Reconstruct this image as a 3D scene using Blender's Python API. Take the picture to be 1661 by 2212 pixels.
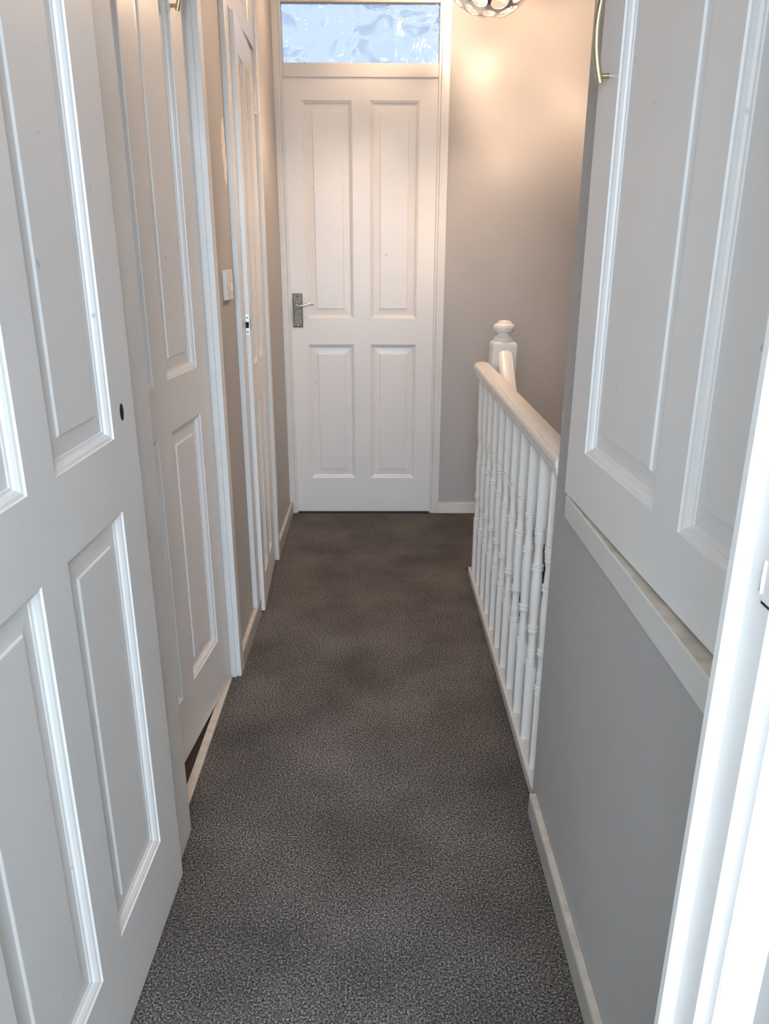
import bpy, bmesh, math, random
from mathutils import Vector, Matrix, noise
random.seed(7)
PI = math.pi
C = bpy.context.scene.collection
sc = bpy.context.scene
for o in list(bpy.data.objects):
    bpy.data.objects.remove(o)

# ------------------------------------------------------------------ camera
F_PX, PITCH, YAW, ROLL, CAM_H = 1644.0, .33058, .00955, .00278, 1.274
cam = bpy.data.cameras.new('camera')
cam.sensor_fit = 'HORIZONTAL'; cam.sensor_width = 36.0
cam.lens = 36.0 * F_PX / 1661.0
cam.clip_start = .02; cam.clip_end = 200
camo = bpy.data.objects.new('camera', cam); C.objects.link(camo)
fw = Vector((math.sin(YAW)*math.cos(PITCH), math.cos(YAW)*math.cos(PITCH), -math.sin(PITCH)))
rt = Vector((math.cos(YAW), -math.sin(YAW), 0)); up = rt.cross(fw)
r2 = rt*math.cos(ROLL) + up*math.sin(ROLL); u2 = up*math.cos(ROLL) - rt*math.sin(ROLL)
M = Matrix((r2, u2, -fw)).transposed().to_4x4(); M.translation = Vector((0, 0, CAM_H))
camo.matrix_world = M
sc.camera = camo

# ------------------------------------------------------------------ colour management, render
sc.view_settings.view_transform = 'Standard'
sc.view_settings.look = 'None'
sc.view_settings.gamma = 1.0
sc.view_settings.use_curve_mapping = False
sc.view_settings.exposure = 0.14
sc.render.engine = 'CYCLES'
try:
    sc.cycles.use_denoising = True
    sc.cycles.denoiser = 'OPENIMAGEDENOISE'
    sc.cycles.denoising_input_passes = 'RGB_ALBEDO_NORMAL'
    sc.cycles.denoising_prefilter = 'NONE'
    sc.cycles.sample_clamp_indirect = 25.0
    sc.cycles.max_bounces = 14
    sc.cycles.diffuse_bounces = 7
    sc.cycles.glossy_bounces = 6
    sc.cycles.caustics_reflective = False
    sc.cycles.caustics_refractive = False
except Exception:
    pass

# ------------------------------------------------------------------ sky
W = bpy.data.worlds.new('sky'); sc.world = W; W.use_nodes = True
wn = W.node_tree.nodes; wl = W.node_tree.links; wn.clear()
wo = wn.new('ShaderNodeOutputWorld'); bg = wn.new('ShaderNodeBackground')
tc = wn.new('ShaderNodeTexCoord'); sx = wn.new('ShaderNodeSeparateXYZ'); rp = wn.new('ShaderNodeValToRGB')
wl.new(tc.outputs['Generated'], sx.inputs[0]); wl.new(sx.outputs['Z'], rp.inputs[0])
rp.color_ramp.elements[0].position = 0.0; rp.color_ramp.elements[0].color = (.34, .42, .54, 1)
rp.color_ramp.elements[1].position = .75; rp.color_ramp.elements[1].color = (.30, .50, .95, 1)
e = rp.color_ramp.elements.new(.10); e.color = (.61, .76, .99, 1)
e = rp.color_ramp.elements.new(.30); e.color = (.58, .74, 1.0, 1)
wl.new(rp.outputs[0], bg.inputs[0]); bg.inputs[1].default_value = 1.04
wl.new(bg.outputs[0], wo.inputs[0])

# ------------------------------------------------------------------ daylight from the room behind the camera: its window, and an added high light
def area(name, loc, rot, sx_, sy_, col, energy):
    l = bpy.data.lights.new(name, 'AREA'); l.shape = 'RECTANGLE'; l.size = sx_; l.size_y = sy_
    l.color = col; l.energy = energy
    o = bpy.data.objects.new(name, l); C.objects.link(o); o.location = loc; o.rotation_euler = rot
    return o
area('window_daylight', (-.1, -2.93, 1.5), (PI/2, 0, 0), 2.2, 1.3, (.77, .885, 1.0), 132)
area('rooflight_stand_in', (.05, -1.5, 2.38), (math.radians(78), 0, 0), 1.5, .6, (.68, .83, 1.0), 52).data.spread = math.radians(135)  # unseen high area light in place of a rooflight; ceiling has no opening
LAMP_STRENGTH = 1040.0

# ------------------------------------------------------------------ materials
def new_mat(name):
    m = bpy.data.materials.new(name); m.use_nodes = True
    nt = m.node_tree; b = nt.nodes['Principled BSDF']
    return m, nt, b
def paint(name, col, rough, var=.03, streak=True, bump=.05, scale=6.0, coat=0.0, marks=0.0):
    """painted wood or plaster: faint colour wander, brush streaks or roller stipple as bump"""
    m, nt, b = new_mat(name)
    n = nt.nodes; l = nt.links
    t = n.new('ShaderNodeTexCoord'); mp = n.new('ShaderNodeMapping')
    l.new(t.outputs['Object'], mp.inputs[0])
    if streak: mp.inputs['Scale'].default_value = (160, 160, 5)
    else: mp.inputs['Scale'].default_value = (scale*40, scale*40, scale*40)
    n1 = n.new('ShaderNodeTexNoise'); n1.inputs['Scale'].default_value = 1.0; n1.inputs['Detail'].default_value = 3
    l.new(mp.outputs[0], n1.inputs['Vector'])
    n2 = n.new('ShaderNodeTexNoise'); n2.inputs['Scale'].default_value = scale; n2.inputs['Detail'].default_value = 5
    l.new(t.outputs['Object'], n2.inputs['Vector'])
    r = n.new('ShaderNodeValToRGB')
    r.color_ramp.elements[0].position = .3; r.color_ramp.elements[1].position = .7
    r.color_ramp.elements[0].color = tuple(c*(1-var) for c in col) + (1,)
    r.color_ramp.elements[1].color = tuple(min(1, c*(1+var*.6)) for c in col) + (1,)
    l.new(n2.outputs['Fac'], r.inputs[0]); l.new(r.outputs[0], b.inputs['Base Color'])
    if marks:
        n3 = n.new('ShaderNodeTexNoise'); n3.inputs['Scale'].default_value = 38; n3.inputs['Detail'].default_value = 2
        l.new(t.outputs['Object'], n3.inputs['Vector'])
        m3 = n.new('ShaderNodeMapRange'); m3.inputs[1].default_value = .745; m3.inputs[2].default_value = .80; m3.inputs[4].default_value = marks
        l.new(n3.outputs['Fac'], m3.inputs[0])
        x3 = n.new('ShaderNodeMix'); x3.data_type = 'RGBA'; x3.inputs[7].default_value = (.16, .13, .11, 1)
        l.new(m3.outputs[0], x3.inputs[0]); l.new(r.outputs[0], x3.inputs[6]); l.new(x3.outputs[2], b.inputs['Base Color'])
    b.inputs['Roughness'].default_value = rough
    if coat: b.inputs['Coat Weight'].default_value = coat
    bp = n.new('ShaderNodeBump'); bp.inputs['Strength'].default_value = bump; bp.inputs['Distance'].default_value = .002
    l.new(n1.outputs['Fac'], bp.inputs['Height']); l.new(bp.outputs[0], b.inputs['Normal'])
    return m
def metal(name, col, rough, var=0.0):
    m, nt, b = new_mat(name)
    b.inputs['Base Color'].default_value = col + (1,); b.inputs['Metallic'].default_value = 1; b.inputs['Roughness'].default_value = rough
    if var:
        t = nt.nodes.new('ShaderNodeTexCoord'); n = nt.nodes.new('ShaderNodeTexNoise'); n.inputs['Scale'].default_value = 90; n.inputs['Detail'].default_value = 6
        nt.links.new(t.outputs['Object'], n.inputs['Vector']); r = nt.nodes.new('ShaderNodeValToRGB')
        r.color_ramp.elements[0].position = .35; r.color_ramp.elements[1].position = .7
        r.color_ramp.elements[0].color = tuple(c*(1-var) for c in col)+(1,); r.color_ramp.elements[1].color = tuple(min(1, c*(1+var)) for c in col)+(1,)
        nt.links.new(n.outputs['Fac'], r.inputs[0]); nt.links.new(r.outputs[0], b.inputs['Base Color'])
    return m
def plain(name, col, rough=.6):
    m, nt, b = new_mat(name)
    t = nt.nodes.new('ShaderNodeTexCoord'); n = nt.nodes.new('ShaderNodeTexNoise'); n.inputs['Scale'].default_value = 40
    nt.links.new(t.outputs['Object'], n.inputs['Vector']); r = nt.nodes.new('ShaderNodeValToRGB')
    r.color_ramp.elements[0].color = tuple(c*.85 for c in col)+(1,); r.color_ramp.elements[1].color = tuple(min(1, c*1.1) for c in col)+(1,)
    nt.links.new(n.outputs['Fac'], r.inputs[0]); nt.links.new(r.outputs[0], b.inputs['Base Color'])
    b.inputs['Roughness'].default_value = rough
    return m
GLOSS = paint('white_gloss_paint', (.78, .77, .755), .34, .02, True, .02, marks=.35)
TRIM = paint('white_trim_paint', (.72, .71, .69), .32, .03, True, .03, 9)
RAIL = paint('cream_white_gloss', (.78, .755, .715), .28, .02, True, .02)
SKIRT = paint('shaded_skirting_paint', (.46, .435, .405), .5, .06, True, .08, 9)  # white side skirtings, darkened: shade of the front faces put into the colour
WALL = paint('warm_grey_emulsion', (.455, .447, .440), .75, .03, False, .10, 4, marks=.5)
CEIL = paint('white_ceiling_emulsion', (.80, .79, .77), .85, .02, False, .08)
DUSTY = paint('dusty_painted_ledge', (.66, .60, .52), .6, .18, False, .25, 30)
DARKWOOD = plain('bare_dark_timber', (.10, .065, .045), .8)
BROWN = plain('brown_cupboard_carpet', (.07, .05, .04), .95)
BLACK = plain('black_hole', (.012, .011, .010), .9)
PLASTER = plain('bare_pink_plaster', (.84, .76, .67), .9)
BRASS = metal('antique_brass', (.62, .56, .33), .24)
NICKEL = metal('worn_brown_nickel', (.17, .145, .12), .42, .25)
CHROME = metal('polished_chrome', (.88, .87, .86), .12)
STEEL = metal('zinc_steel', (.46, .49, .51), .42)
PLASTIC = plain('white_plastic', (.74, .70, .66), .4)

def carpet_mat():
    m, nt, b = new_mat('speckled_grey_carpet')
    n = nt.nodes; l = nt.links
    t = n.new('ShaderNodeTexCoord')
    v = n.new('ShaderNodeTexNoise'); v.inputs['Scale'].default_value = 250; v.inputs['Detail'].default_value = 5; v.inputs['Roughness'].default_value = .72
    l.new(t.outputs['Object'], v.inputs['Vector'])
    r = n.new('ShaderNodeValToRGB'); el = r.color_ramp.elements
    el[0].position = .36; el[0].color = (.016, .014, .013, 1); el[1].position = .68; el[1].color = (.56, .51, .465, 1)
    e = el.new(.50); e.color = (.118, .107, .098, 1)
    l.new(v.outputs['Fac'], r.inputs[0])
    g = n.new('ShaderNodeTexNoise'); g.inputs['Scale'].default_value = 4.0; g.inputs['Detail'].default_value = 4
    l.new(t.outputs['Object'], g.inputs['Vector'])
    mr = n.new('ShaderNodeMapRange'); mr.inputs[1].default_value = .3; mr.inputs[2].default_value = .7; mr.inputs[3].default_value = .72; mr.inputs[4].default_value = 1.25
    l.new(g.outputs['Fac'], mr.inputs[0])
    mx = n.new('ShaderNodeMix'); mx.data_type = 'RGBA'; mx.blend_type = 'MULTIPLY'; mx.inputs[0].default_value = 1
    l.new(r.outputs[0], mx.inputs[6]); l.new(mr.outputs[0], mx.inputs[7])
    l.new(mx.outputs[2], b.inputs['Base Color'])
    b.inputs['Roughness'].default_value = 1; b.inputs['Specular IOR Level'].default_value = .1
    bp = n.new('ShaderNodeBump'); bp.inputs['Strength'].default_value = .9; bp.inputs['Distance'].default_value = .004
    l.new(v.outputs['Fac'], bp.inputs['Height']); l.new(bp.outputs[0], b.inputs['Normal'])
    return m
CARPET = carpet_mat()

def glass_mat():
    m, nt, b = new_mat('rippled_obscure_glass')
    n = nt.nodes; l = nt.links
    b.inputs['Base Color'].default_value = (.95, .98, 1, 1)
    b.inputs['Transmission Weight'].default_value = 1; b.inputs['Roughness'].default_value = .06; b.inputs['IOR'].default_value = 1.48
    t = n.new('ShaderNodeTexCoord'); d = n.new('ShaderNodeTexNoise'); d.inputs['Scale'].default_value = 5; d.inputs['Detail'].default_value = 2
    l.new(t.outputs['Object'], d.inputs['Vector'])
    d.inputs['Scale'].default_value = 6.5; d.inputs['Detail'].default_value = 1.2; d.inputs['Distortion'].default_value = .6
    mu = n.new('ShaderNodeMath'); mu.operation = 'MULTIPLY'; mu.inputs[1].default_value = 170.0
    ad = n.new('ShaderNodeMath'); ad.operation = 'SINE'
    l.new(d.outputs['Fac'], mu.inputs[0]); l.new(mu.outputs[0], ad.inputs[0])
    bp = n.new('ShaderNodeBump'); bp.inputs['Strength'].default_value = .5; bp.inputs['Distance'].default_value = .0009
    l.new(ad.outputs[0], bp.inputs['Height']); l.new(bp.outputs[0], b.inputs['Normal'])
    return m
GLASS = glass_mat()
def emit_mat(name, col, s):
    m = bpy.data.materials.new(name); m.use_nodes = True; nt = m.node_tree; nt.nodes.clear()
    o = nt.nodes.new('ShaderNodeOutputMaterial'); em = nt.nodes.new('ShaderNodeEmission')
    em.inputs[0].default_value = col+(1,); em.inputs[1].default_value = s; nt.links.new(em.outputs[0], o.inputs[0])
    return m
BULB = emit_mat('warm_bulb_glow', (1.0, .69, .47), LAMP_STRENGTH)

# ------------------------------------------------------------------ mesh helpers
def obj(name, bm, mat, parent=None, smooth=False, mw=None):
    me = bpy.data.meshes.new(name); bmesh.ops.recalc_face_normals(bm, faces=bm.faces) if len(bm.faces) else None
    bm.to_mesh(me); bm.free()
    if mat: me.materials.append(mat)
    if smooth:
        for p in me.polygons: p.use_smooth = True
        try: me.set_sharp_from_angle(angle=math.radians(38))
        except Exception: pass
    o = bpy.data.objects.new(name, me); C.objects.link(o)
    if parent: o.parent = parent
    if mw is not None: o.matrix_local = mw
    return o
def tag(o, label, cat, group=None, kind=None):
    o['label'] = label; o['category'] = cat
    if group: o['group'] = group
    if kind: o['kind'] = kind
    return o
def thing(name, label, cat, loc=(0, 0, 0), rotz=0, group=None):
    o = bpy.data.objects.new(name, None); C.objects.link(o); o.location = loc; o.rotation_euler = (0, 0, rotz)
    o.empty_display_size = .1
    return tag(o, label, cat, group)
def box(bm, x0, x1, y0, y1, z0, z1, bev=0.0, seg=2):
    t = bmesh.new()
    vs = [t.verts.new(p) for p in ((x0,y0,z0),(x1,y0,z0),(x1,y1,z0),(x0,y1,z0),(x0,y0,z1),(x1,y0,z1),(x1,y1,z1),(x0,y1,z1))]
    for f in ((0,3,2,1),(4,5,6,7),(0,1,5,4),(1,2,6,5),(2,3,7,6),(3,0,4,7)): t.faces.new([vs[i] for i in f])
    if bev: bmesh.ops.bevel(t, geom=list(t.edges), offset=bev, segments=seg, affect='EDGES', profile=.5)
    merge(bm, t)
def merge(bm, t):
    me = bpy.data.meshes.new('tmp'); t.to_mesh(me); t.free(); bm.from_mesh(me); bpy.data.meshes.remove(me)
def bx(*a, **k):
    bm = bmesh.new(); box(bm, *a, **k); return bm
def lathe(bm, prof, cx=0, cy=0, seg=24, cap=True):
    rings = []
    for z, r in prof:
        rings.append([bm.verts.new((cx+r*math.cos(2*PI*i/seg), cy+r*math.sin(2*PI*i/seg), z)) for i in range(seg)])
    for a, b in zip(rings, rings[1:]):
        for i in range(seg): bm.faces.new((a[i], a[(i+1) % seg], b[(i+1) % seg], b[i]))
    if cap:
        bm.faces.new(rings[0][::-1]); bm.faces.new(rings[-1])
def tube(bm, pts, rad, seg=12):
    """swept round bar through points"""
    pts = [Vector(p) for p in pts]; rings = []
    prev = None
    for i, p in enumerate(pts):
        t = (pts[min(i+1, len(pts)-1)] - pts[max(i-1, 0)]).normalized()
        a = t.cross(Vector((0, 0, 1))) if prev is None else prev - t*prev.dot(t)
        if a.length < 1e-5: a = t.cross(Vector((1, 0, 0)))
        a.normalize(); prev = a; b = t.cross(a)
        r = rad[i] if isinstance(rad, (list, tuple)) else rad
        rings.append([bm.verts.new(p + a*r*math.cos(2*PI*k/seg) + b*r*math.sin(2*PI*k/seg)) for k in range(seg)])
    for a, b in zip(rings, rings[1:]):
        for k in range(seg): bm.faces.new((a[k], a[(k+1) % seg], b[(k+1) % seg], b[k]))
    bm.faces.new(rings[0][::-1]); bm.faces.new(rings[-1])
def prism(bm, poly, axis, a0, a1):
    """extrude a 2-D outline along x, y or z"""
    def P(u, v, a): return {'x': (a, u, v), 'y': (u, a, v), 'z': (u, v, a)}[axis]
    A = [bm.verts.new(P(u, v, a0)) for u, v in poly]; B = [bm.verts.new(P(u, v, a1)) for u, v in poly]
    bm.faces.new(A[::-1]); bm.faces.new(B); n = len(poly)
    for i in range(n): bm.faces.new((A[i], A[(i+1) % n], B[(i+1) % n], B[i]))
def loft(bm, secs):
    rings = [[bm.verts.new(p) for p in s] for s in secs]; n = len(rings[0])
    for a, b in zip(rings, rings[1:]):
        for k in range(n): bm.faces.new((a[k], a[(k+1) % n], b[(k+1) % n], b[k]))
    bm.faces.new(rings[0][::-1]); bm.faces.new(rings[-1])

# ------------------------------------------------------------------ shell of the landing
S = 'structure'
def struct(name, bm, mat, label, cat, smooth=False, parent=None):
    o = obj(name, bm, mat, parent, smooth)
    return tag(o, label, cat, kind=S)
XL, YE, ZC = -.447, 3.705, 2.45
bm = bmesh.new()
box(bm, -1.3, .42, -3.1, 3.85, -.25, -.009); box(bm, .42, 1.35, 2.99, 3.85, -.25, -.009); box(bm, .42, 2.2, -3.1, .40, -.25, -.009)
struct('floor', bm, BROWN, 'floor boards under the carpet, brown and bare inside the cupboards', 'floor')
bm = bmesh.new()
def sheet(bm, x0, x1, y0, y1):
    box(bm, x0, x1, y0, y1, -.009, 0)
sheet(bm, -.456, .3755, .475, 3.690); sheet(bm, .3755, 1.19, 3.00, 3.690); sheet(bm, -.432, .248, .355, .475)
tag(obj('carpet', bm, CARPET), 'dark grey speckled fitted carpet running the length of the landing', 'carpet')
bm = bmesh.new(); sheet(bm, -1.24, 2.09, -2.99, .352)
struct('floor_room', bm, CARPET, 'carpeted floor of the room behind the doorway', 'floor')
struct('ceiling', bx(-1.35, 2.2, -3.1, 3.85, ZC, ZC+.1), CEIL, 'white ceiling above the landing', 'ceiling')
bm = bmesh.new()
box(bm, -.547, XL, .40, .575, 0, ZC); box(bm, -.547, XL, .575, 2.13, 2.0, ZC)
box(bm, -.547, XL, 2.13, 2.50, 0, ZC); box(bm, -.547, XL, 3.10, YE+.1, 0, ZC)
WL = struct('wall_left', bm, WALL, 'warm grey wall on the left between the panelled doors', 'wall')
bm = bmesh.new()
box(bm, -.547, -.425, YE, YE+.1, 0, ZC); box(bm, .275, 1.3, YE, YE+.1, -2.4, ZC); box(bm, -.425, .275, YE, YE+.1, 2.315, ZC)
struct('wall_end', bm, WALL, 'warm grey end wall lit by the pendant, right of the far door', 'wall')
bm = bmesh.new()
box(bm, .375, .43, .40, 1.522, 0, .80); box(bm, .375, .43, 1.41, 1.522, .80, ZC); box(bm, .375, .43, .40, 1.41, 2.26, ZC)
WR = struct('wall_right', bm, WALL, 'grey wall on the right under and around the raised cupboard door', 'wall')
bm = bmesh.new(); box(bm, .43, 1.3, 1.47, 1.522, .70, ZC); box(bm, .43, 1.3, .40, 1.47, .70, .76)
struct('wall_bulkhead', bm, WALL, 'grey boxing of the raised cupboard over the stairs', 'wall')
struct('wall_stairwell', bx(1.2, 1.3, .40, YE, -2.4, ZC), WALL, 'grey wall on the far side of the stairwell', 'wall')
bm = bmesh.new(); box(bm, -1.35, -1.25, .40, 3.85, 0, ZC); box(bm, -1.25, -.547, 2.2, 2.25, 0, ZC); box(bm, -1.25, -.547, 3.75, 3.85, 0, ZC)
struct('wall_cupboard', bm, WALL, 'grey wall inside the cupboards behind the left doors', 'wall')
bm = bmesh.new(); bmesh.ops.create_uvsphere(bm, u_segments=20, v_segments=14, radius=1)
for v in bm.verts: v.co = Vector((.3785+.0050*v.co.x, 1.517+.0085*v.co.y, .955+.026*v.co.z))
d = obj('plaster_lump', bm, WALL, WR, True); d['label'] = 'lump of filler on the wall corner'
# room the photograph is taken from
bm = bmesh.new()
box(bm, -1.35, -.45, .36, .47, 0, ZC); box(bm, .375, 2.2, .30, .40, 0, ZC); box(bm, .30, .40, .36, .46, 0, ZC); box(bm, -.45, .30, .36, .46, 1.99, ZC)
struct('wall_doorway', bm, WALL, 'wall around the doorway at the near end of the landing', 'wall')
bm = bmesh.new(); box(bm, -1.35, -1.25, -3.1, .36, 0, ZC); box(bm, 2.1, 2.2, -3.1, .36, 0, ZC)
struct('wall_room', bm, CEIL, 'pale side walls of the room behind the doorway', 'wall')
bm = bmesh.new(); box(bm, -1.35, -1.25, -3.1, -3.0, 0, ZC); box(bm, -1.25, 2.1, -3.1, -3.0, 0, .8); box(bm, -1.25, 2.1, -3.1, -3.0, 2.2, ZC)
box(bm, -1.25, -1.2, -3.1, -3.0, .8, 2.2); box(bm, 1.05, 2.1, -3.1, -3.0, .8, 2.2)
struct('wall_window', bm, CEIL, 'pale wall with the window of the room behind the doorway', 'wall')

# ------------------------------------------------------------------ panelled doors
PROF = [(0, 0), (.0014, .0028), (.0055, .0042), (.0100, .0078), (.0115, .0112), (.0150, .0122), (.0163, .0140),
        (.0440, .0115), (.0462, .0086), (.0480, .0082)]
def panel_mesh(u0, u1, z0, z1, depth_scale=1.0):
    bm = bmesh.new(); rings = []
    for ins, d in PROF:
        d *= depth_scale
        rings.append([bm.verts.new(p) for p in ((u0+ins, d, z0+ins), (u1-ins, d, z0+ins), (u1-ins, d, z1-ins), (u0+ins, d, z1-ins))])
    for a, b in zip(rings, rings[1:]):
        for i in range(4): bm.faces.new((a[i], a[(i+1) % 4], b[(i+1) % 4], b[i]))
    bm.faces.new(rings[-1])
    # back face so that the panel has its own thickness
    bk = [bm.verts.new(p) for p in ((u0, .027, z0), (u1, .027, z0), (u1, .027, z1), (u0, .027, z1))]
    for i in range(4): bm.faces.new((rings[0][(i+1) % 4], rings[0][i], bk[i], bk[(i+1) % 4]))
    bm.faces.new(bk[::-1])
    return bm
def door_frame_mesh(w, h, th, us, zs, holes, c=.0015):
    """stiles and rails: grid us x zs without the cells in holes, rounded outer arris"""
    bm = bmesh.new(); g = {}
    def V(u, y, z):
        k = (round(u, 5), round(y, 5), round(z, 5))
        if k not in g: g[k] = bm.verts.new(k)
        return g[k]
    U = list(us); Z = list(zs)
    for y, flip in ((0, False), (th, True)):
        for i in range(len(U)-1):
            for j in range(len(Z)-1):
                if (i, j) in holes: continue
                u0, u1, z0, z1 = U[i], U[i+1], Z[j], Z[j+1]
                f = [V(u0, y, z0), V(u1, y, z0), V(u1, y, z1), V(u0, y, z1)]
                bm.faces.new(f[::-1] if flip else f)
    for (i, j) in holes:
        u0, u1, z0, z1 = U[i], U[i+1], Z[j], Z[j+1]
        q = ((u0, z0), (u1, z0), (u1, z1), (u0, z1))
        for k in range(4):
            a, b = q[k], q[(k+1) % 4]
            bm.faces.new((V(a[0], 0, a[1]), V(b[0], 0, b[1]), V(b[0], th, b[1]), V(a[0], th, a[1])))
    per = [(u, Z[0]) for u in U] + [(U[-1], z) for z in Z[1:]] + [(u, Z[-1]) for u in U[-2::-1]] + [(U[0], z) for z in Z[-2:0:-1]]
    n = len(per)
    for k in range(n):
        a, b = per[k], per[(k+1) % n]
        bm.faces.new((V(b[0], 0, b[1]), V(a[0], 0, a[1]), V(a[0], th, a[1]), V(b[0], th, b[1])))
    bmesh.ops.recalc_face_normals(bm, faces=bm.faces)
    ed = [e for e in bm.edges if len(e.link_faces) == 2 and e.calc_face_angle(0) > 1 and
          (abs(e.verts[0].co.y) < 1e-6 and abs(e.verts[1].co.y) < 1e-6 or abs(e.verts[0].co.y-e.verts[1].co.y) > .01) and
          all(v.co.x < U[0]+1e-5 or v.co.x > U[-1]-1e-5 or v.co.z < Z[0]+1e-5 or v.co.z > Z[-1]-1e-5 for v in e.verts)]
    bmesh.ops.bevel(bm, geom=ed, offset=c, segments=2, affect='EDGES')
    return bm
def panel_door(name, label, origin, ang, w, z0, z1, th, cols, rows, mat=GLOSS):
    """origin: front left bottom corner as one faces the door; local x right, -y towards the viewer"""
    us = [0]; 
    for a, b in cols: us += [a, b]
    us.append(w); zs = [z0]
    for a, b in rows: zs += [a, b]
    zs.append(z1)
    holes = [(2*i+1, 2*j+1) for i in range(len(cols)) for j in range(len(rows))]
    d = obj(name, door_frame_mesh(w, 0, th, us, zs, holes), mat)
    d.location = origin; d.rotation_euler = (0, 0, ang)
    tag(d, label, 'door', kind=S)
    for a, b in cols:
        for c_, e_ in rows:
            obj('panel', panel_mesh(a, b, c_, e_), mat, d)
    return d
ROWS = [(.187, .865), (.987, 1.893)]
# far door at the end of the landing
D1 = panel_door('door_1', 'closed white four-panel door under the glass transom at the far end', (-.420, YE+.004, 0), 0, .694, .006, 1.985, .04,
                [(.088, .308), (.386, .604)], [(.184, .849), (.969, 1.892)])
# nearest door on the left, lock side far away
aA = math.atan2(.334, .010)
wA = .730; dA = Vector((math.cos(aA), math.sin(aA), 0)); oA = Vector((-.419, 1.301, 0)) - dA*wA
D2 = panel_door('door_2', 'nearest white four-panel door on the left with an empty handle hole', oA, aA, wA, .004, 1.985, .034,
                [(.105, .325), (.405, .625)], ROWS)
# second door on the left, swung slightly into its cupboard
aB = math.atan2(.446, .043); wB = .700
dB = Vector((math.cos(aB), math.sin(aB), 0)); oB = Vector((-.460, 2.101, 0)) - dB*wB
D3 = panel_door('door_3', 'white four-panel door on the left with a brass pull, ajar above the threshold strip', oB, aB, wB, .010, 1.985, .034,
                [(.078, .295), (.380, .596)], ROWS)
# narrow cupboard door with the latch plate
aC = math.atan2(.5, -.025); wC = .500
oC = Vector((-.418, 2.560, 0))
D4 = panel_door('door_4', 'narrow white cupboard door on the left, ajar and showing its latch plate', oC, aC, wC, .008, 1.936, .034,
                [(.072, .182), (.258, .368)], [(.130, .785), (.907, 1.836)])
# raised cupboard door on the right
aD = math.atan2(-.915, .035); wD = .915
oD = Vector((.362, 1.405, 0))
D5 = panel_door('door_5', 'raised white cupboard door on the right with a bowed brass pull', oD, aD, wD, .833, 2.24, .030,
                [(.102, .416), (.500, .814)], [(.936, 2.13)])

# --- ironmongery
def disc_hole(parent, u, z, rx, rz, tilt=0):
    bm = bmesh.new(); n = 28
    ring = [(u+rx*math.cos(2*PI*i/n), z+rz*math.sin(2*PI*i/n)) for i in range(n)]
    o_ = [bm.verts.new((a+(a-u)*.18, -.0006, b+(b-z)*.18)) for a, b in ring]; i_ = [bm.verts.new((a, -.0002, b)) for a, b in ring]
    bm.free()
    bm = bmesh.new(); lathe(bm, [(0, rx), (-.0004, rx*.97), (-.0009, rx*.9)], seg=n)
    h = obj('handle_hole', bm, BLACK, parent); h.location = (u, -.0001, z); h.rotation_euler = (PI/2, 0, 0); h.scale = (1, rz/rx, 1)
    h['label'] = 'dark bored hole'
    bm = bmesh.new(); lathe(bm, [(0, rx*.55), (-.0006, rx*.5)], seg=n)
    w_ = obj('bare_wood', bm, plain('raw_wood', (.34, .17, .08), .8), h); w_.location = (rx*.28, 0, -.0007); w_.scale = (.8, 1.25, 1)
    return h
disc_hole(D2, wA-.060, 1.022, .0085, .0145)
disc_hole(D4, .020, 1.045, .006, .016)
# far door: plate and lever
bm = bmesh.new(); box(bm, .020, .067, -.005, .001, .929, 1.084, .0022)
pl = obj('handle_plate', bm, NICKEL, D1); pl['label'] = 'worn brown nickel backplate'
bm = bmesh.new(); box(bm, .0255, .0615, -.0066, -.004, .9345, 1.0785, .0012)
obj('raised_field', bm, NICKEL, pl)
for z in (.941, 1.072):
    bm = bmesh.new(); lathe(bm, [(0, .0034), (.0015, .0030)], seg=14); s = obj('screw', bm, BLACK if z > 1 else STEEL, pl); s.location = (.0435, -.0066, z); s.rotation_euler = (PI/2, 0, 0)
bm = bmesh.new()
lathe(bm, [(.002, .0115), (.008, .0105), (.014, .0075), (.034, .0065)], seg=20)
bmesh.ops.rotate(bm, verts=bm.verts, cent=(0, 0, 0), matrix=Matrix.Rotation(PI/2, 3, 'X'))
bmesh.ops.translate(bm, verts=bm.verts, vec=(.0425, -.004, 1.032))
tube(bm, [(.040, -.036, 1.034), (.050, -.040, 1.028), (.062, -.042, 1.029), (.080, -.041, 1.034), (.098, -.040, 1.039), (.110, -.039, 1.040), (.122, -.037, 1.037)],
     [.007, .0072, .0058, .0052, .0055, .0052, .0035], 14)
lv = obj('lever', bm, CHROME, D1, True); lv['label'] = 'curved chrome lever handle'

def bow_handle(parent, u, z_low, span, out=.013, bulge=.012):
    bm = bmesh.new(); zc = z_low + span/2; n = 26; pts = []
    half = span/2 + .010
    for i in range(n+1):
        t = -1 + 2*i/n
        pts.append((u, -(out + bulge*(1-t*t)), zc + t*half))
    tube(bm, pts, .0054, 14)
    hd = obj('bow_handle', bm, BRASS, parent, True); hd['label'] = 'bowed antique brass pull'
    for z in (z_low, z_low+span):
        bm = bmesh.new(); t = (z-zc)/half
        tube(bm, [(u, .002, z), (u, -(out+bulge*(1-t*t)), z)], .0040, 12)
        obj('post', bm, BRASS, hd, True)
    return hd
bow_handle(D5, .053, 1.535, .128)
bow_handle(D3, wB-.088, 1.800, .128)
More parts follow.
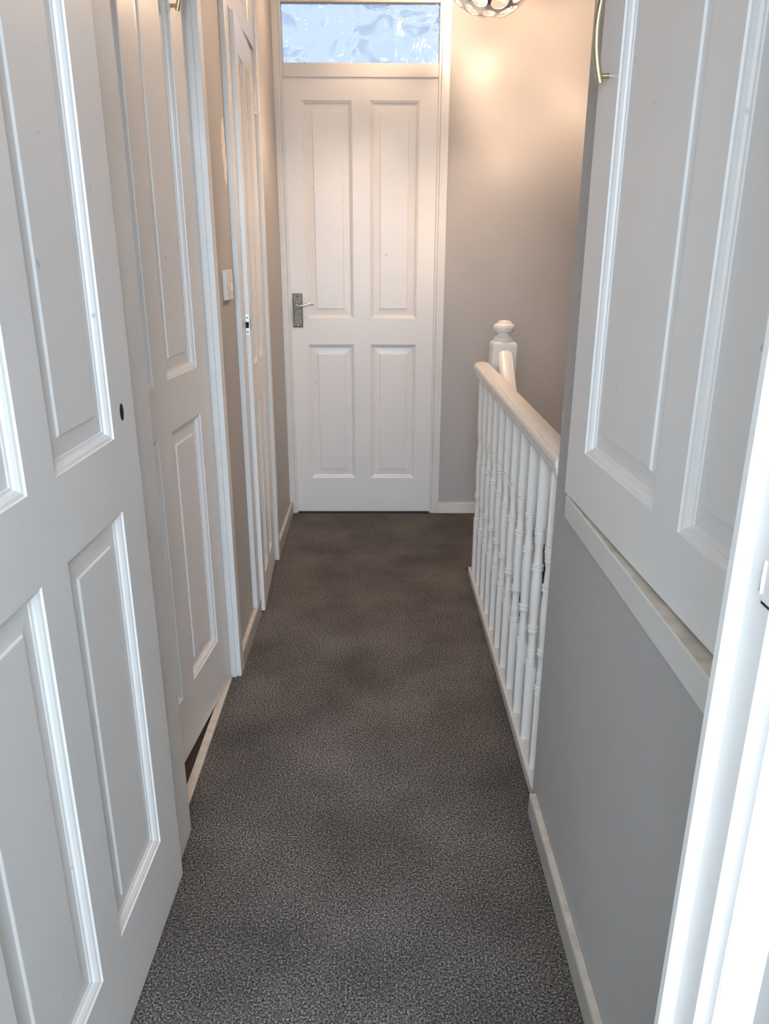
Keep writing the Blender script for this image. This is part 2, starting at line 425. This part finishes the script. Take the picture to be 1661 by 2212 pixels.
# latch plate on the free edge of the narrow door (edge faces the camera: local x = 0)
bm = bmesh.new(); box(bm, -.0008, .001, .001, .019, 1.010, 1.078, .0004)
lp = obj('latch_plate', bm, STEEL, D4); lp['label'] = 'zinc latch plate in the door edge'
bm = bmesh.new(); box(bm, -.0014, 0, .003, .014, 1.033, 1.053, .0006); obj('bolt_hole', bm, BLACK, lp)
for z in (1.021, 1.066):
    bm = bmesh.new(); lathe(bm, [(0, .0032), (.0006, .0028)], seg=12); s = obj('screw', bm, NICKEL, lp); s.location = (-.0008, .008, z); s.rotation_euler = (0, -PI/2, 0)
# butt hinges on the far side of the narrow door
for z in (.225, 1.775):
    bm = bmesh.new()
    for k in range(5):
        lathe(bm, [(z-.038+k*.0155, .0046), (z-.038+k*.0155+.0147, .0046)], wC+.003, -.003, 12)
    box(bm, wC-.018, wC+.002, -.0012, .001, z-.038, z+.038)
    obj('hinge', bm, TRIM, D4)

# ------------------------------------------------------------------ frames, casings, skirtings
bm = bmesh.new(); box(bm, -.505, -.433, 1.337, 1.438, 0, 2.0, .002)
struct('trim_1', bm, TRIM, 'white post between the two large left doors', 'door frame')
bm = bmesh.new(); box(bm, -.56, -.445, 2.106, 2.135, 0, 2.0, .0015); box(bm, -.447, -.430, 2.112, 2.156, 0, ZC, .002)
struct('trim_2', bm, TRIM, 'white stepped casing beyond the second left door', 'door frame')
struct('trim_3', bx(-.479, -.457, 1.438, 2.105, -.009, .007, bev=.002), DUSTY, 'scuffed threshold strip under the second left door', 'threshold')
bm = bmesh.new(); box(bm, -.520, -.4305, 2.480, 2.545, 0, ZC, .0015)
struct('trim_4', bm, TRIM, 'white casing on the near side of the narrow cupboard door', 'door frame')
bm = bmesh.new(); box(bm, -.520, -.428, 3.068, 3.108, 0, ZC, .0015)
struct('trim_5', bm, TRIM, 'white casing with hinges beyond the narrow cupboard door', 'door frame')
# fixed board with a recessed panel above the narrow door
D6 = panel_door('trim_6', 'white panelled board above the narrow cupboard door', (-.434, 2.545, 0), PI/2, .523, 1.944, ZC, .04, [(.215, .445)], [(1.998, 2.40)], TRIM)
D6['category'] = 'over-door panel'
bm = bmesh.new()
box(bm, -.447, -.419, YE-.012, YE+.045, 0, 2.36, .0015); box(bm, .2755, .312, YE-.012, YE+.0, 0, 2.36, .002); box(bm, .2755, .30, YE, YE+.09, 0, 2.27)
box(bm, -.447, .312, YE-.012, YE+.0, 2.276, 2.36, .002)
struct('trim_7', bm, TRIM, 'white casing around the far door and its transom', 'door frame')
bm = bmesh.new()
for x0, x1 in ((-.419, -.4065), (.2635, .2755)): box(bm, x0, x1, YE-.009, YE+.045, 0, 2.27, .003, 3)
box(bm, -.4065, .2635, YE-.009, YE+.09, 1.979, 2.031, .002)
box(bm, -.4065, .2635, YE-.006, YE+.034, 2.257, 2.330, .002)
box(bm, -.4065, .2635, YE+.004, YE+.02, 2.029, 2.036, .002)
box(bm, .270, .276, YE-.001, YE+.09, 0, 2.27); box(bm, -.425, -.419, YE, YE+.09, 0, 2.27)
struct('trim_8', bm, TRIM, 'white stop beads and transom rail of the far door', 'door frame')
win = obj('window_1', bx(-.410, .268, YE+.022, YE+.027, 2.026, 2.262), GLASS)
tag(win, 'rippled obscure glass transom pane above the far door', 'window', kind=S)

def skirt_x(name, face, back, y0, y1, h, label, round_end=None):
    bm = bmesh.new(); box(bm, min(face, back), max(face, back), y0, y1, 0, h, .003)
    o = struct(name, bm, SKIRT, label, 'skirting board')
    lo, hi = min(face, back), max(face, back)
    d = obj('dusty_top', bx(lo+.003, hi-.001, y0+.002, y1-.003, h-.001, h+.0012, bev=.0005), DUSTY, o); d['label'] = 'scuffed beige top edge'
    return o
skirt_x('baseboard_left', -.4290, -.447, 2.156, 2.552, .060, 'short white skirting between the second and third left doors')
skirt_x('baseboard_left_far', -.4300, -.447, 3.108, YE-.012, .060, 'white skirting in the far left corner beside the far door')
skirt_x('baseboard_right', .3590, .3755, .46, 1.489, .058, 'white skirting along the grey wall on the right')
struct('baseboard_end', bx(.312, 1.2, YE-.014, YE, 0, .056, bev=.002), RAIL, 'white skirting under the end wall right of the far door', 'skirting board')
# ledge below the raised cupboard door
bm = bmesh.new(); box(bm, .3650, .43, .40, 1.403, .783, .828, .0015)
LG = struct('trim_9', bm, TRIM, 'white ledge under the raised cupboard door', 'ledge')
d = obj('dusty_top', bx(.3665, .425, .50, 1.400, .8272, .8292, bev=.0004), DUSTY, LG); d['label'] = 'dusty beige top of the ledge'
struct('trim_10', bx(.372, .43, .40, .60, .83, 2.26), TRIM, 'white frame hidden behind the near end of the raised cupboard door', 'door frame')
# lining of the doorway the camera stands in: stepped outline in plan
bm = bmesh.new()
pts = [(.2500, .5004), (.2500, .4905), (.2595, .4900), (.2608, .4885), (.2608, .4548), (.2689, .4548), (.2689, .4426), (.2996, .4415), (.3010, .4400),
       (.430, .4400), (.430, .5004)]
prism(bm, pts, 'z', 0, 2.06)
bmesh.ops.bevel(bm, geom=[e for e in bm.edges if abs(e.verts[0].co.z-e.verts[1].co.z) > 1], offset=.0012, segments=2, affect='EDGES')
J = struct('trim_11', bm, TRIM, 'bright white stepped door lining at the right edge of the view', 'door frame')
bm = bmesh.new(); box(bm, .2600, .2620, .4552, .4665, 1.050, 1.10, .0004)
sp = obj('strike_plate', bm, TRIM, J); sp['label'] = 'painted over strike plate'
bm = bmesh.new(); tube(bm, [(.2603, .4680, 1.055), (.2600, .4682, 1.067), (.2603, .4680, 1.079)], .0018, 10); obj('lip', bm, TRIM, sp, True)
bm = bmesh.new(); box(bm, .2602, .2612, .4698, .4722, 1.0550, 1.070); box(bm, .2598, .2612, .4552, .4664, 1.0485, 1.0505); box(bm, .2602, .2612, .4652, .4662, 1.056, 1.080); obj('crack', bm, BLACK, sp)
bm = bmesh.new(); box(bm, -.455, -.435, .36, .50, 0, 2.06); box(bm, -.455, .30, .36, .50, 1.97, 2.06)
struct('trim_12', bm, TRIM, 'white lining at the left and top of the near doorway', 'door frame')
bm = bmesh.new()
for a in ((-1.2, -1.14, .8, 2.2), (.99, 1.05, .8, 2.2), (-1.14, .99, .8, .86), (-1.14, .99, 2.14, 2.2), (-.10, -.05, .86, 2.14)):
    box(bm, a[0], a[1], -3.08, -3.02, a[2], a[3])
w2 = struct('window_2', bm, PLASTIC, 'window of the room behind the doorway', 'window')
obj('pane', bx(-1.14, .99, -3.052, -3.046, .86, 2.14), GLASS, w2)

# patch of bare plaster where paint has come away beside the narrow door
bm = bmesh.new(); rng = random.Random(3); n = 40; L = []
for i in range(n):
    t = 2*PI*i/n; ry = .027*(1+.30*rng.uniform(-1, 1)); rz = .088*(1+.12*rng.uniform(-1, 1))
    L.append((ry*math.cos(t)+.012*math.sin(t)*-1*(math.sin(t) < 0), rz*math.sin(t)))
prism(bm, L, 'x', 0, .0008)
pp = obj('plaster_patch', bm, PLASTER, WL); pp.location = (XL, 2.438, 1.545); pp['label'] = 'pale patch of bare plaster'
# fused connection unit / switch on the left wall
sw = obj('wall_switch', bx(XL-.0005, XL+.013, 2.292, 2.388, 1.136, 1.220, bev=.0025), PLASTIC)
tag(sw, 'paint splashed white switch box on the left wall beside the narrow door', 'switch')
obj('rocker', bx(XL+.0125, XL+.0165, 2.352, 2.372, 1.158, 1.182, bev=.001), PLASTIC, sw)
obj('fuse_carrier', bx(XL+.0125, XL+.0145, 2.312, 2.334, 1.160, 1.182, bev=.0006), PLASTIC, sw)
for y, z in ((2.302, 1.172), (2.379, 1.172)):
    bm = bmesh.new(); lathe(bm, [(0, .003), (.0008, .0028)], seg=12); s = obj('screw', bm, NICKEL, sw); s.location = (XL+.0128, y, z); s.rotation_euler = (0, PI/2, 0)

# ------------------------------------------------------------------ balustrade along the stairwell
bal = thing('balustrade', 'white landing balustrade of turned spindles beside the stairwell', 'balustrade', (.405, 2.2, 0))
def at(o, loc): o.location = Vector(loc) - Vector((.405, 2.2, 0)); return o
bm = bmesh.new(); box(bm, .377, .440, 1.522, 2.925, -.20, .030, .003)
o = obj('base_rail', bm, RAIL, bal); at(o, (0, 0, 0))
# handrail section: broad rounded top, beaded sides
HW = .0315
half = [(0, .8700), (.008, .8697), (.016, .8685), (.0215, .8667), (.0222, .8650), (.0238, .8655), (.0272, .8630), (.0300, .8580), (.0314, .8520), (.0315, .8470),
        (.0300, .8420), (.0275, .8400), (.0285, .8370), (.0275, .8290), (.0255, .8240)]
sec = [(x, z) for x, z in half] + [(-x, z) for x, z in half[:0:-1]]
bm = bmesh.new(); prism(bm, [(u+.4045, v) for u, v in sec], 'y', 1.543, 2.965)
o = obj('handrail', bm, RAIL, bal, True); at(o, (0, 0, 0))
bm = bmesh.new()
prism(bm, [(1.5215, .745), (1.543, .770), (1.543, .868), (1.536, .876), (1.5215, .876)], 'x', .380, .440)
o = obj('wall_plate', bm, RAIL, bal); at(o, (0, 0, 0))
bm = bmesh.new(); box(bm, .383, .425, 1.5215, 1.540, .030, .205, .002); o = obj('wall_plinth', bm, RAIL, bal); at(o, (0, 0, 0))
PB = [(.250, .0135), (.2515, .0145), (.2545, .0150), (.2575, .0121), (.2600, .0150), (.2645, .0150), (.2670, .0121), (.288, .0132), (.2905, .0112), (.2925, .0132),
      (.303, .0122), (.320, .0104), (.335, .0112), (.348, .0132), (.3500, .0150), (.3545, .0150), (.3575, .0121), (.3605, .0150), (.3655, .0150), (.3685, .0121), (.400, .0128), (.450, .0150),
      (.495, .0140), (.5170, .0121), (.5190, .0150), (.5235, .0150), (.5265, .0121), (.5295, .0150), (.5340, .0150), (.5360, .0121), (.550, .0114), (.574, .0100), (.590, .0118), (.5965, .0135), (.5990, .0112), (.6020, .0138),
      (.6130, .0138), (.6155, .0150), (.6205, .0150), (.6235, .0121), (.6265, .0150), (.6310, .0150), (.632, .0135)]
def baluster_mesh():
    bm = bmesh.new(); hs = .0145
    def sq(z0, z1, shoulder_at_top):
        t = bmesh.new(); c = .0030
        # square foot or head with small chamfered edges and a rounded shoulder towards the turning
        o8 = lambda s, c: [(s, -s+c), (s, s-c), (s-c, s), (-s+c, s), (-s, s-c), (-s, -s+c), (-s+c, -s), (s-c, -s)]
        lv = [(z0, hs, c), (z1-.007, hs, c), (z1-.003, hs*.97, .0075), (z1, hs*.86, .0085)] if shoulder_at_top else [(z0, hs*.86, .0085), (z0+.003, hs*.97, .0075), (z0+.007, hs, c), (z1, hs, c)]
        loft(bm, [[(x, y, z) for x, y in o8(s, cc)] for z, s, cc in lv])
        t.free()
    sq(.026, .252, True); sq(.630, .832, False)
    lathe(bm, PB, seg=22)
    return bm
first = None
for k in range(11):
    if first is None:
        o = obj('baluster', baluster_mesh(), RAIL, bal, True); first = o
    else:
        o = first.copy(); C.objects.link(o)
    at(o, (.400, 1.627 + .1247*k, 0))
# newel post at the head of the stairs
nw = thing('newel_post', 'white newel post with a turned knob at the head of the stairs', 'newel post', (.483, 2.972, 0))
bm = bmesh.new(); hs = .0465
# block with rounded shoulders front to back
o4 = []
for z, s in ((-.30, hs), (.922, hs), (.933, hs*.985), (.940, hs*.95), (.945, hs*.89), (.948, hs*.80), (.949, hs*.70)):
    o4.append([(s, -s, z), (s, s, z), (-s, s, z), (-s, -s, z)])
loft(bm, o4); bmesh.ops.bevel(bm, geom=[e for e in bm.edges if abs(e.verts[0].co.z-e.verts[1].co.z) > .5], offset=.004, segments=2, affect='EDGES')
obj('post', bm, RAIL, nw, True)
bm = bmesh.new()
lathe(bm, [(.946, .034), (.9505, .0372), (.956, .0372), (.9585, .0345), (.960, .0345), (.963, .0355), (.966, .0330), (.968, .0265), (.973, .0225), (.978, .0225), (.981, .028),
           (.984, .0345), (.990, .0395), (.998, .0415), (1.005, .0400), (1.011, .0355), (1.0145, .0300), (1.0155, .0275), (1.018, .0270), (1.0215, .024), (1.0245, .017), (1.026, .008)], seg=36)
obj('finial', bm, RAIL, nw, True)
# sloping stair handrail, dying into the newel
sr = tag(obj('stair_handrail', None or bmesh.new(), RAIL), 'white sloping handrail going down the stairs from the newel', 'handrail')
bm = bmesh.new(); rings = []
s2 = [(u*.95, v-.846) for u, v in sec]
for y, z in ((2.926, .885), (1.6, -.30)):
    rings.append([(.486+u, y, z+v*1.35) for u, v in s2])
loft(bm, rings); bmesh.ops.recalc_face_normals(bm, faces=bm.faces); bm.to_mesh(sr.data); bm.free()
for p in sr.data.polygons: p.use_smooth = True
try: sr.data.set_sharp_from_angle(angle=math.radians(38))
except Exception: pass
# stairs going down towards the camera
bm = bmesh.new()
for k in range(10):
    z = -.20*(k+1); y1 = 2.985-.225*k
    box(bm, .445, 1.2, y1-.225, y1, z-.2, z, .006)
struct('stairs', bm, CARPET, 'carpeted stairs going down beyond the balustrade', 'stairs')

# ------------------------------------------------------------------ pendant lamp with pierced chrome globe
LC = Vector((.385, 3.00, 2.196)); LR = .170
lamp = thing('pendant_lamp', 'pierced chrome globe pendant hanging over the landing', 'ceiling light', LC)
def pierced_globe(R, n=84):
    pts = []; ga = PI*(3-math.sqrt(5))
    for i in range(n):
        z = 1-2*(i+.5)/n; r = math.sqrt(1-z*z); pts.append(Vector((r*math.cos(ga*i), r*math.sin(ga*i), z)))
    t = bmesh.new(); vs = [t.verts.new(p) for p in pts]
    bmesh.ops.convex_hull(t, input=vs); t.verts.ensure_lookup_table()
    fc = {f: f.calc_center_median().normalized() for f in t.faces}
    bm = bmesh.new(); cen = {f: bm.verts.new(c*R) for f, c in fc.items()}
    rng = random.Random(5)
    for v in t.verts:
        nrm = v.co.normalized()
        fs = list(v.link_faces)
        if len(fs) < 3: continue
        ax = nrm.orthogonal().normalized(); ay = nrm.cross(ax)
        fs.sort(key=lambda f: math.atan2((fc[f]-nrm).dot(ay), (fc[f]-nrm).dot(ax)))
        k = .80 + .10*rng.random()
        if rng.random() < .30: k = .22
        off = (ax*rng.uniform(-.012, .012) + ay*rng.uniform(-.012, .012))
        inner = [bm.verts.new(((nrm + off + (fc[f]-nrm)*k).normalized())*R) for f in fs]
        m = len(fs)
        for i in range(m):
            bm.faces.new((cen[fs[i]], cen[fs[(i+1) % m]], inner[(i+1) % m], inner[i]))
    t.free()
    return bm
g = obj('shade', pierced_globe(LR), CHROME, lamp)
mo = g.modifiers.new('sub', 'SUBSURF'); mo.levels = 2; mo.render_levels = 2
mo = g.modifiers.new('thick', 'SOLIDIFY'); mo.thickness = .003
for p in g.data.polygons: p.use_smooth = True
bm = bmesh.new(); bmesh.ops.create_uvsphere(bm, u_segments=24, v_segments=16, radius=.038); obj('bulb', bm, BULB, lamp, True)
bm = bmesh.new(); lathe(bm, [(.03, .020), (.075, .020), (.080, .012), (LR+.01, .012)], seg=18); obj('lamp_holder', bm, CHROME, lamp, True)
bm = bmesh.new(); lathe(bm, [(LR, .003), (ZC-LC.z-.02, .003)], seg=10); obj('cord', bm, PLASTIC, lamp)
bm = bmesh.new(); lathe(bm, [(ZC-LC.z-.03, .03), (ZC-LC.z-.01, .05), (ZC-LC.z, .05)], seg=24); obj('ceiling_rose', bm, PLASTIC, lamp, True)
